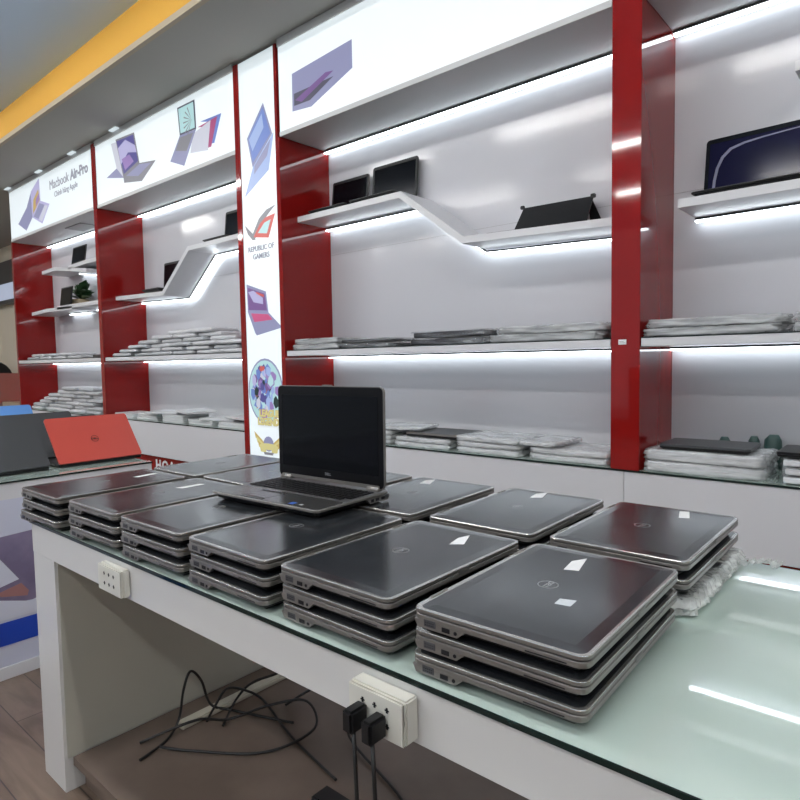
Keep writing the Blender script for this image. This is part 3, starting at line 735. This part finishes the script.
for x, body, cov, w, where in ((-2.865, 'pack_body', 'film', .345, 'at the left end of the shelf'), (-2.455, 'pack_dark', 'film_dark', .375, 'second stack from the left on the shelf'),
                        (-1.87, 'pack_dark', 'film_dark', .46, 'dark middle stack on the shelf'), (-1.33, 'pack_body', 'film', .46, 'bulky stack beside the red pillar')):
    for k in range(2):
        hh = .036 if x > -2.8 else .034
        if x == -2.455 and k == 1: hh = .022
        if x == -2.455 and k == 0: hh = .030
        film_pack(x+(-.02 if k == 0 and x == -1.33 else 0.012*k), 2.655, .0768+k*(hh+.0004 if x != -2.455 else .0304), '%s film-wrapped laptop, %s' % (['lower', 'upper'][k], where), g3, w=w-(0.02*k), h_=hh, body=body, cover=cov, bulge=.05 if x == -1.33 else .03)
gc = 'wrapped laptops on the counter right of the banner'
def pile(x, n_, hh, body, where, y=2.66, w=.33, cov='film', rot=0, grp=gc, z0=ZC+.0003, d=.26):
    for k in range(n_):
        film_pack(x+random.uniform(-.006, .006), y, z0+k*(hh+.0004), '%s wrapped laptop, %s' % (['bottom', 'second', 'third', 'fourth'][k], where), grp, w=w, h_=hh, body=body, cover=cov, rot=rot+random.uniform(-.02, .02), bulge=.012, d=d)
pile(-2.44, 3, .026, 'pack_body', 'stack beside the open laptop screen')
pile(-2.045, 2, .026, 'pack_white', 'stack under the black closed laptop')
pile(-1.635, 2, .028, 'pack_white', 'white stack in the counter middle')
pile(-1.215, 2, .028, 'pack_white', 'white stack beside the pillar base', w=.345)
film_pack(-2.03-.22, 2.67, ZC+.0805, 'silver wrapped laptop lying askew beside the black closed one', gc, h_=.018, body='thin_silver', rot=.25, w=.28, bulge=.005, d=.24)
bk = thing('closed_laptop', (-2.0, 2.68, ZC+.0535), 'black closed laptop with bright front edge on top of wrapped ones', 'laptop')
MB().slab(.34, .26, .012, [(.004, ZC+.055), (0, ZC+.059), (0, ZC+.066)], c=(-1.99, 2.68)).build('base', 'black', bk)
MB().slab(.34, .26, .012, [(0, ZC+.0665), (0, ZC+.073), (.003, ZC+.076)], 'silver', c=(-1.99, 2.68)).slab(.33, .25, .010, [(0, ZC+.0758), (.001, ZC+.0768)], 'grey_lid', c=(-1.99, 2.68)).build('lid', None, bk)
film_pack(-1.63, 2.66, ZC+.0575, 'white wrapped laptop laid across the top of the middle stack', gc, h_=.026, body='pack_white', rot=-.06, w=.34, bulge=.005, d=.27)
film_pack(-1.355, 2.655, ZC+.0605, 'white wrapped laptop bridging the middle and pillar stacks', gc, h_=.022, body='pack_white', rot=-.06, w=.17, bulge=.004, d=.26)
for n_, (x, where) in enumerate(((-.67, 'left stack on the shelf right of the pillar'),)):
    for k in range(2):
        film_pack(x+.012*k, 2.65, .0768+k*.0344, '%s film-wrapped laptop, %s' % (['lower', 'upper'][k], where), 'film-wrapped laptops on the shelf right of the pillar', w=.36, h_=.034, body='pack_body', bulge=.06)
pile(-.165, 2, .034, 'pack_body', 'right stack on the shelf right of the pillar', grp='film-wrapped laptops on the shelf right of the pillar', z0=.0768, w=.38)
g4 = 'wrapped laptops on the counter right of the pillar'
pile(-.665, 2, .045, 'pack_white', 'stack under the dark slim laptop', w=.40, grp=g4, d=.27)
pile(-.19, 3, .030, 'pack_white', 'stack at the right edge of the picture', w=.40, grp=g4, d=.27, cov='film_dark')
def slim(x, y, z, rot, label, w=.325, d=.23, m='grey_lid'):
    t = thing('closed_laptop', (x, y, z), label, 'laptop'); t.rotation_euler = (0, 0, rot); t['_b'] = [0, 0, 0]
    MB().slab(w, d, .014, [(.012, 0), (.002, .006), (0, .012)]).build('base', 'black', t)
    MB().slab(w, d, .014, [(0, .0125), (0, .018), (.003, .021)]).build('lid', m, t); return t
slim(-.665, 2.655, ZC+.0912, .03, 'slim dark grey closed laptop on top of two wrapped ones right of the pillar')
slim(-.240, 2.660, ZC+.0916, .02, 'black rounded closed laptop on the stack at the right edge', w=.36, m='black')
for i, (x, w_) in enumerate(((-.655, .055), (-.545, .05), (-.475, .07))):
    mb = MB(); rr = random.Random(i); loops = []
    for z_, k_ in ((0, .8), (.3, 1), (.85, .9), (1, .5)):
        loops.append([Vector((x+k_*w_*.5*math.cos(a)*rr.uniform(.85, 1.1), 2.845+k_*.022*math.sin(a), ZC+.0003+z_*(.118+.010*i))) for a in [2*PI*q/10 for q in range(10)]])
    mb.loft(loops, smooth=True); o = mb.build('cable_bag', 'teal', None, (x, 2.845, ZC)); tag(o, 'dark green pouch poking up behind the slim laptop, %s from the left' % ORD[i], 'pouch', 'dark pouches behind the wrapped laptops')

# open laptops and tablets on the folded shelves
def shelf_laptop(x, y, z, rot, label, w, d, sh, tilt, **kw): return open_laptop((x, y, z), rot, label, w=w, d=d, sh=sh, tilt=tilt, detail=False, basemat='black', **kw)
gS = 'open laptops on the folded shelves'
shelf_laptop(-2.842, 2.84, .9203, 0, 'small open laptop with a grey-edged black screen next to the red panel', .325, .21, .215, 6, lidmat='silver_dark', group=gS)
shelf_laptop(-2.465, 2.84, .9203, 0, 'larger open laptop with a plain black screen near the fold of the shelf', .355, .21, .235, 5, lidmat='black', group=gS)
shelf_laptop(-5.03, 2.84, .618, 0, 'open black laptop on the low shelf left of the slanted board', .29, .21, .245, 4, lidmat='black', group=gS)
shelf_laptop(-4.06, 2.84, .9115, 0, 'open black laptop on the high shelf beside the banner', .33, .20, .24, 6, lidmat='black', group=gS)
for x, z, w_, h_, lab in ((-6.445, 1.0225, .31, .165, 'black tablet standing on the highest small shelf of the far bay'), (-6.80, .6275, .28, .19, 'black tablet standing on the small shelf left of the potted plant')):
    t = thing('tablet', (x, 2.66, z), lab, 'tablet')
    MB().poly([(x-w_/2, 2.640, z), (x+w_/2, 2.640, z), (x+w_/2, 2.665, z+h_), (x-w_/2, 2.665, z+h_)], (0, .008, 0)).build('body', 'black', t)
    MB().poly([(x-w_/2+.012, 2.6405, z+.012), (x+w_/2-.012, 2.6405, z+.012), (x+w_/2-.012, 2.6625, z+h_-.012), (x-w_/2+.012, 2.6625, z+h_-.012)], (0, -.0015, 0)).build('screen', 'screen', t)
    MB().poly([(x-.04, 2.668, z+h_*.6), (x+.04, 2.668, z+h_*.6), (x+.04, 2.690, z), (x-.04, 2.690, z)], (0, .003, 0)).build('stand_leg', 'black', t)
shelf_laptop(-.530, 2.80, .6183, -.03, 'glossy open laptop with a dark blue screen on the right shelf', .42, .17, .245, 9, lidmat='black_gloss', scr='screen_blue', bezel='black_gloss', group=gS)
bl = [o for o in C.objects if o.name.startswith('open_laptop') and 'dark blue' in o.get('label', '')][0]
bl_lid = [c for c in bl.children if c.name.startswith('lid')][0]
TT = Matrix.Translation((0, -.004, .026)) @ Matrix.Rotation(math.radians(-9), 4, 'X'); mb = MB()
arc = [(-.178, .022), (-.176, .07), (-.168, .12), (-.150, .165), (-.120, .195), (-.07, .208), (0, .214), (.08, .218), (.18, .222)]
arc2 = [(-.168, .022), (-.165, .07), (-.157, .118), (-.140, .158), (-.112, .186), (-.065, .200), (0, .208), (.08, .213), (.18, .218)]
for k in range(len(arc)-1):
    mb.poly([TT @ Vector((x, -.0022, z)) for x, z in (arc[k], arc[k+1], arc2[k+1], arc2[k])], (0, -.0003, 0))
mb.build('protective_film', 'film_edge', bl_lid)
# tablet leaning in its stand
tt = thing('tablet_in_case', (-1.40, 2.76, .60), 'black tablet in an opened stand case on the low folded shelf', 'tablet')
def zt(x): return .6205-(x+1.825)*.0365    # top of the slightly sloping shelf
mb = MB(); mb.poly([(-1.605, 2.74, zt(-1.6)+.003), (-1.225, 2.74, zt(-1.22)+.003), (-1.225, 2.83, zt(-1.2)+.155), (-1.590, 2.83, zt(-1.6)+.145)], (0, .010, .002)); mb.build('tablet', 'black', tt)
mb = MB(); mb.poly([(-1.69, 2.64, zt(-1.69)+.0015), (-1.30, 2.64, zt(-1.30)+.0015), (-1.27, 2.742, zt(-1.27)+.0015), (-1.615, 2.742, zt(-1.61)+.0015)], (0, 0, .004)); mb.build('case_flap', 'black', tt)
mb = MB(); mb.poly([(-1.255, 2.835, zt(-1.25)+.14), (-1.235, 2.835, zt(-1.23)+.14), (-1.19, 2.893, zt(-1.2)+.002), (-1.26, 2.893, zt(-1.26)+.002)], (.002, .004, 0)); mb.build('stand_leg', 'black', tt)
MB().box(-1.608, -1.588, 2.825, 2.842, zt(-1.6)+.140, zt(-1.6)+.158, bev=.003).box(-1.238, -1.215, 2.825, 2.842, zt(-1.22)+.146, zt(-1.22)+.165, bev=.003).build('corner_clip', 'black', tt)

# potted plant in the far bay
pp = thing('potted_plant', (-6.80, 2.79, .626), 'small potted plant with dark leaves in a pale pot on the far bay', 'plant')
def ringz(cx_, cy_, r_, z_, n_=14): return [Vector((cx_+r_*math.cos(2*PI*k/n_), cy_+r_*math.sin(2*PI*k/n_), z_)) for k in range(n_)]
MB().loft([ringz(-6.80, 2.79, r_, z_) for r_, z_ in ((.070, .6265), (.086, .637), (.090, .675), (.082, .697), (.074, .697), (.072, .68))], smooth=True).build('pot', 'pot', pp)
mb = MB(); rr = random.Random(11)
for k in range(24):
    a = rr.uniform(0, 2*PI); L_ = rr.uniform(.11, .20); up = rr.uniform(.15, 1.25); w_ = rr.uniform(.035, .055)
    d = Vector((math.cos(a)*math.cos(up)*1.15, math.sin(a)*math.cos(up)*.42, math.sin(up))); s = d.cross(Vector((0, 0, 1))).normalized(); b0 = Vector((-6.80, 2.80, .69))+d*.04
    n_ = s.cross(d).normalized()
    pts = [b0, b0+d*L_*.35+s*w_*.8+n_*.01, b0+d*L_*.7+s*w_+n_*.01, b0+d*L_-n_*.02, b0+d*L_*.7-s*w_+n_*.01, b0+d*L_*.35-s*w_*.8+n_*.01]
    mb.poly(pts, n_*.002); mb.tube([b0-d*.06, b0+d*.02], .004)
mb.build('foliage', 'leaf', pp)

# beige box and chair far left, framed picture on the far wall
o = MB().box(-8.75, -8.02, 2.60, 2.82, ZC+.0005, ZC+.035, bev=.003).build('cardboard_box', 'cardboard', None, (-8.2, 2.7, ZC)); tag(o, 'flat beige cardboard box lying on the far counter end', 'box')
ch = thing('office_chair', (-10.8, 3.24, F0), 'black office chair with rounded back peeking over the red partition at the far left', 'chair')
MB().slab(.48, .46, .08, [(.02, F0+.44), (0, F0+.46), (0, F0+.50), (.03, F0+.53)], c=(-10.81, 3.24), smooth=True).build('seat', 'black', ch)
mb = MB(); mb.loft([[Vector((-11.03-.02*abs(math.sin(a)), 3.24+.23*math.cos(a)*k_, F0+1.02+.31*math.sin(a)*k_))+Vector((-dx_, 0, 0)) for a in [2*PI*q/20 for q in range(20)]] for k_, dx_ in ((.92, 0), (1, .015), (1, .04), (.92, .055))], smooth=True); mb.build('backrest', 'black', ch)
mb = MB().tube([(-10.81, 3.24, F0+.06), (-10.81, 3.24, F0+.45)], .03)
for k in range(5):
    a = 2*PI*k/5+.3; mb.tube([(-10.81, 3.24, F0+.09), (-10.81+.28*math.cos(a), 3.24+.28*math.sin(a), F0+.06)], .018); 
mb.build('star_base', 'black', ch)
for k in range(5):
    a = 2*PI*k/5+.3; MB().box(-10.81+.28*math.cos(a)-.02, -10.81+.28*math.cos(a)+.02, 3.24+.28*math.sin(a)-.02, 3.24+.28*math.sin(a)+.02, F0, F0+.055, bev=.012).build('caster', 'black', ch)
mb = MB().tube([(-7.05, 3.24, F0+.47), (-11.08, 3.24, F0+.50), (-11.095, 3.24, F0+.8)], .02); mb.build('back_bracket', 'black', ch)
bd = thing('wall_screen', (-10.8, 3.55, 1.05), 'dark grey wall panel with a pale bright screen at the far left', 'screen')
MB().box(-11.98, -9.0, 3.56, 3.599, 1.04, 1.72).build('panel', 'dark_grey', bd)
MB().box(-11.9, -9.2, 3.552, 3.559, 1.10, 1.36).build('bright_screen', principled('pale_screen', (.2, .2, .25), .3, emit=(.34, .40, .52), es=.6), bd)
MB().box(-11.98, -9.0, 3.46, 3.559, 1.01, 1.038).build('ledge', 'dark_grey', bd)

# ------------------------------------------------------------------ sockets and cables on the table
def socket(x, label, pr=.012, hw=.060):
    t = thing('wall_socket', (x, TY0+.006, -.54), label, 'socket', 'sockets on the table apron')
    MB().box(x-hw, x+hw, TY0-pr, TY0+.0055, -.543, -.4775, bev=.003).build('back_box', 'socket', t)
    MB().box(x-hw, x+hw, TY0-pr-.006, TY0-pr-.0002, -.543, -.4775, bev=.003).build('face_plate', 'socket', t)
    mb = MB()
    for i in range(3):
        for j in range(2):
            cx_, cz_ = x-.024+i*.024, -.497-j*.024
            mb.box(cx_-.0018, cx_+.0018, TY0-pr-.0066, TY0-pr-.0055, cz_-.004, cz_+.004)
            mb.box(cx_-.004, cx_+.004, TY0-pr-.0066, TY0-pr-.0055, cz_-.001, cz_+.001)
    mb.build('socket_holes', 'port', t)
    return t
socket(-1.474, 'cream six-hole socket on the apron below the far laptop stacks')
socket(-.600, 'cream socket with black plugs on the apron near the nearest stacks', .022, .055)
for i, (x, z) in enumerate(((-.622, -.508), (-.585, -.511))):
    a = thing('power_plug', (x, TY0-.021, z), 'angular black power plug in the near socket, %s of the two' % ['left', 'right'][i], 'plug', 'black plugs in the near socket')
    MB().box(x-.010, x+.011, TY0-.065, TY0-.0292, z-.024, z+.010, bev=.004).build('plug_body', 'black', a)
    pts = []
    for k in range(14):
        f = k/13; pts.append((x+.03*math.sin(f*3), TY0-.05-.02*math.sin(f*PI), z-.02-f*.68))
    MB().tube(pts, .0032).build('cord', 'cable', a)
def spline(pts, n_=8):
    out = []; P_ = [Vector(p) for p in pts]
    for i in range(len(P_)-1):
        p0, p1, p2, p3 = P_[max(i-1, 0)], P_[i], P_[i+1], P_[min(i+2, len(P_)-1)]
        for k in range(n_):
            t_ = k/n_; out.append(.5*((2*p1)+(p2-p0)*t_+(2*p0-5*p1+4*p2-p3)*t_*t_+(3*p1-p0-3*p2+p3)*t_**3))
    return out+[P_[-1]]
ZB = -1.1345
CAB = [([(-1.70, .80, ZB), (-1.73, .90, ZB), (-1.755, .955, ZB+.03), (-1.75, .972, ZB+.12), (-1.75, .998, ZB+.168), (-1.75, 1.035, ZB+.12), (-1.75, 1.065, ZB+.03), (-1.71, 1.12, ZB), (-1.5, 1.2, ZB)], 'black cable arched in a tall loop beside the end panel'),
       ([(-1.72, 1.03, ZB), (-1.745, 1.075, ZB+.02), (-1.735, 1.115, ZB+.065), (-1.72, 1.17, ZB+.045), (-1.68, 1.22, ZB), (-1.45, 1.15, ZB), (-1.2, 1.1, ZB)], 'black cable in a low loop beside the tall one under the table'),
       ([(-1.66, 1.05, ZB), (-1.73, 1.15, ZB+.02), (-1.72, 1.21, ZB+.055), (-1.66, 1.30, ZB+.085), (-1.58, 1.40, ZB+.20), (-1.40, 1.45, ZT-.30), (-1.2, 1.46, ZT-.12)], 'black cable rising from the low board up behind the apron'),
       ([(-1.78, .84, ZB), (-1.70, .98, ZB+.035), (-1.66, 1.07, ZB+.012), (-1.58, 1.18, ZB+.04), (-1.48, 1.24, ZB+.06), (-1.40, 1.20, ZB+.02), (-1.45, 1.05, ZB), (-1.62, .92, ZB), (-1.70, .86, ZB+.01)], 'tangled black cable curling under the table'),
       ([(-1.60, 1.25, ZB), (-1.50, 1.32, ZB+.07), (-1.40, 1.36, ZB+.05), (-1.3, 1.25, ZB+.01), (-1.0, 1.15, ZB), (-.8, 1.0, ZB)], 'black cable trailing along the low board towards the near sockets')]
for pts, lab in CAB:
    o = MB().tube(spline(pts), .0042).build('power_cable', 'cable', None, pts[0]); tag(o, lab, 'cable', 'black cables under the table')
ad = thing('power_adapter', (-1.12, 1.02, -1.1395), 'black power adapter brick on the low board under the table', 'adapter')
MB().box(-1.18, -1.06, 0.99, 1.05, -1.1395+.0005, -1.1395+.032, bev=.006).build('case', 'black', ad)
MB().tube(spline([(-1.06, 1.02, -1.1395+.016), (-1.00, 1.00, -1.1395+.012), (-.95, 0.96, -1.1395+.006), (-.98, 0.93, -1.1395+.006)]), .003).build('cord', 'cable', ad)

# ------------------------------------------------------------------ finish: remove the pattern laptop, lift everything by eye height
remove_tree(proto)
for o in C.objects:
    if '_b' in o: del o['_b']
    if o.parent is None: o.location.z += H

w = bpy.data.worlds.new('world'); bpy.context.scene.world = w; w.use_nodes = True
w.node_tree.nodes['Background'].inputs[0].default_value = (.80, .88, 1.0, 1)
w.node_tree.nodes['Background'].inputs[1].default_value = .42

cam = bpy.data.cameras.new('camera'); co = bpy.data.objects.new('camera', cam); C.objects.link(co)
yaw, pitch, roll, F = -7.10638932e-01, -6.33061180e-02, -1.71308659e-02, 619.635
cam.sensor_width = 36; cam.lens = F/800*36; cam.clip_start = .02
f = Vector((math.sin(yaw)*math.cos(pitch), math.cos(yaw)*math.cos(pitch), math.sin(pitch)))
r = Vector((math.cos(yaw), -math.sin(yaw), 0)); u = r.cross(f)
r2 = r*math.cos(roll)+u*math.sin(roll); u2 = r2.cross(f)
co.matrix_world = Matrix(((r2.x, u2.x, -f.x, 0), (r2.y, u2.y, -f.y, 0), (r2.z, u2.z, -f.z, H), (0, 0, 0, 1)))
sc = bpy.context.scene; sc.camera = co
sc.view_settings.view_transform = 'Standard'; sc.view_settings.look = 'None'; sc.view_settings.gamma = 1
sc.view_settings.use_curve_mapping = False; sc.view_settings.exposure = 0.55
sc.cycles.max_bounces = 8; sc.cycles.caustics_reflective = False; sc.cycles.caustics_refractive = False
sc.cycles.transparent_max_bounces = 12; sc.cycles.sample_clamp_indirect = 6
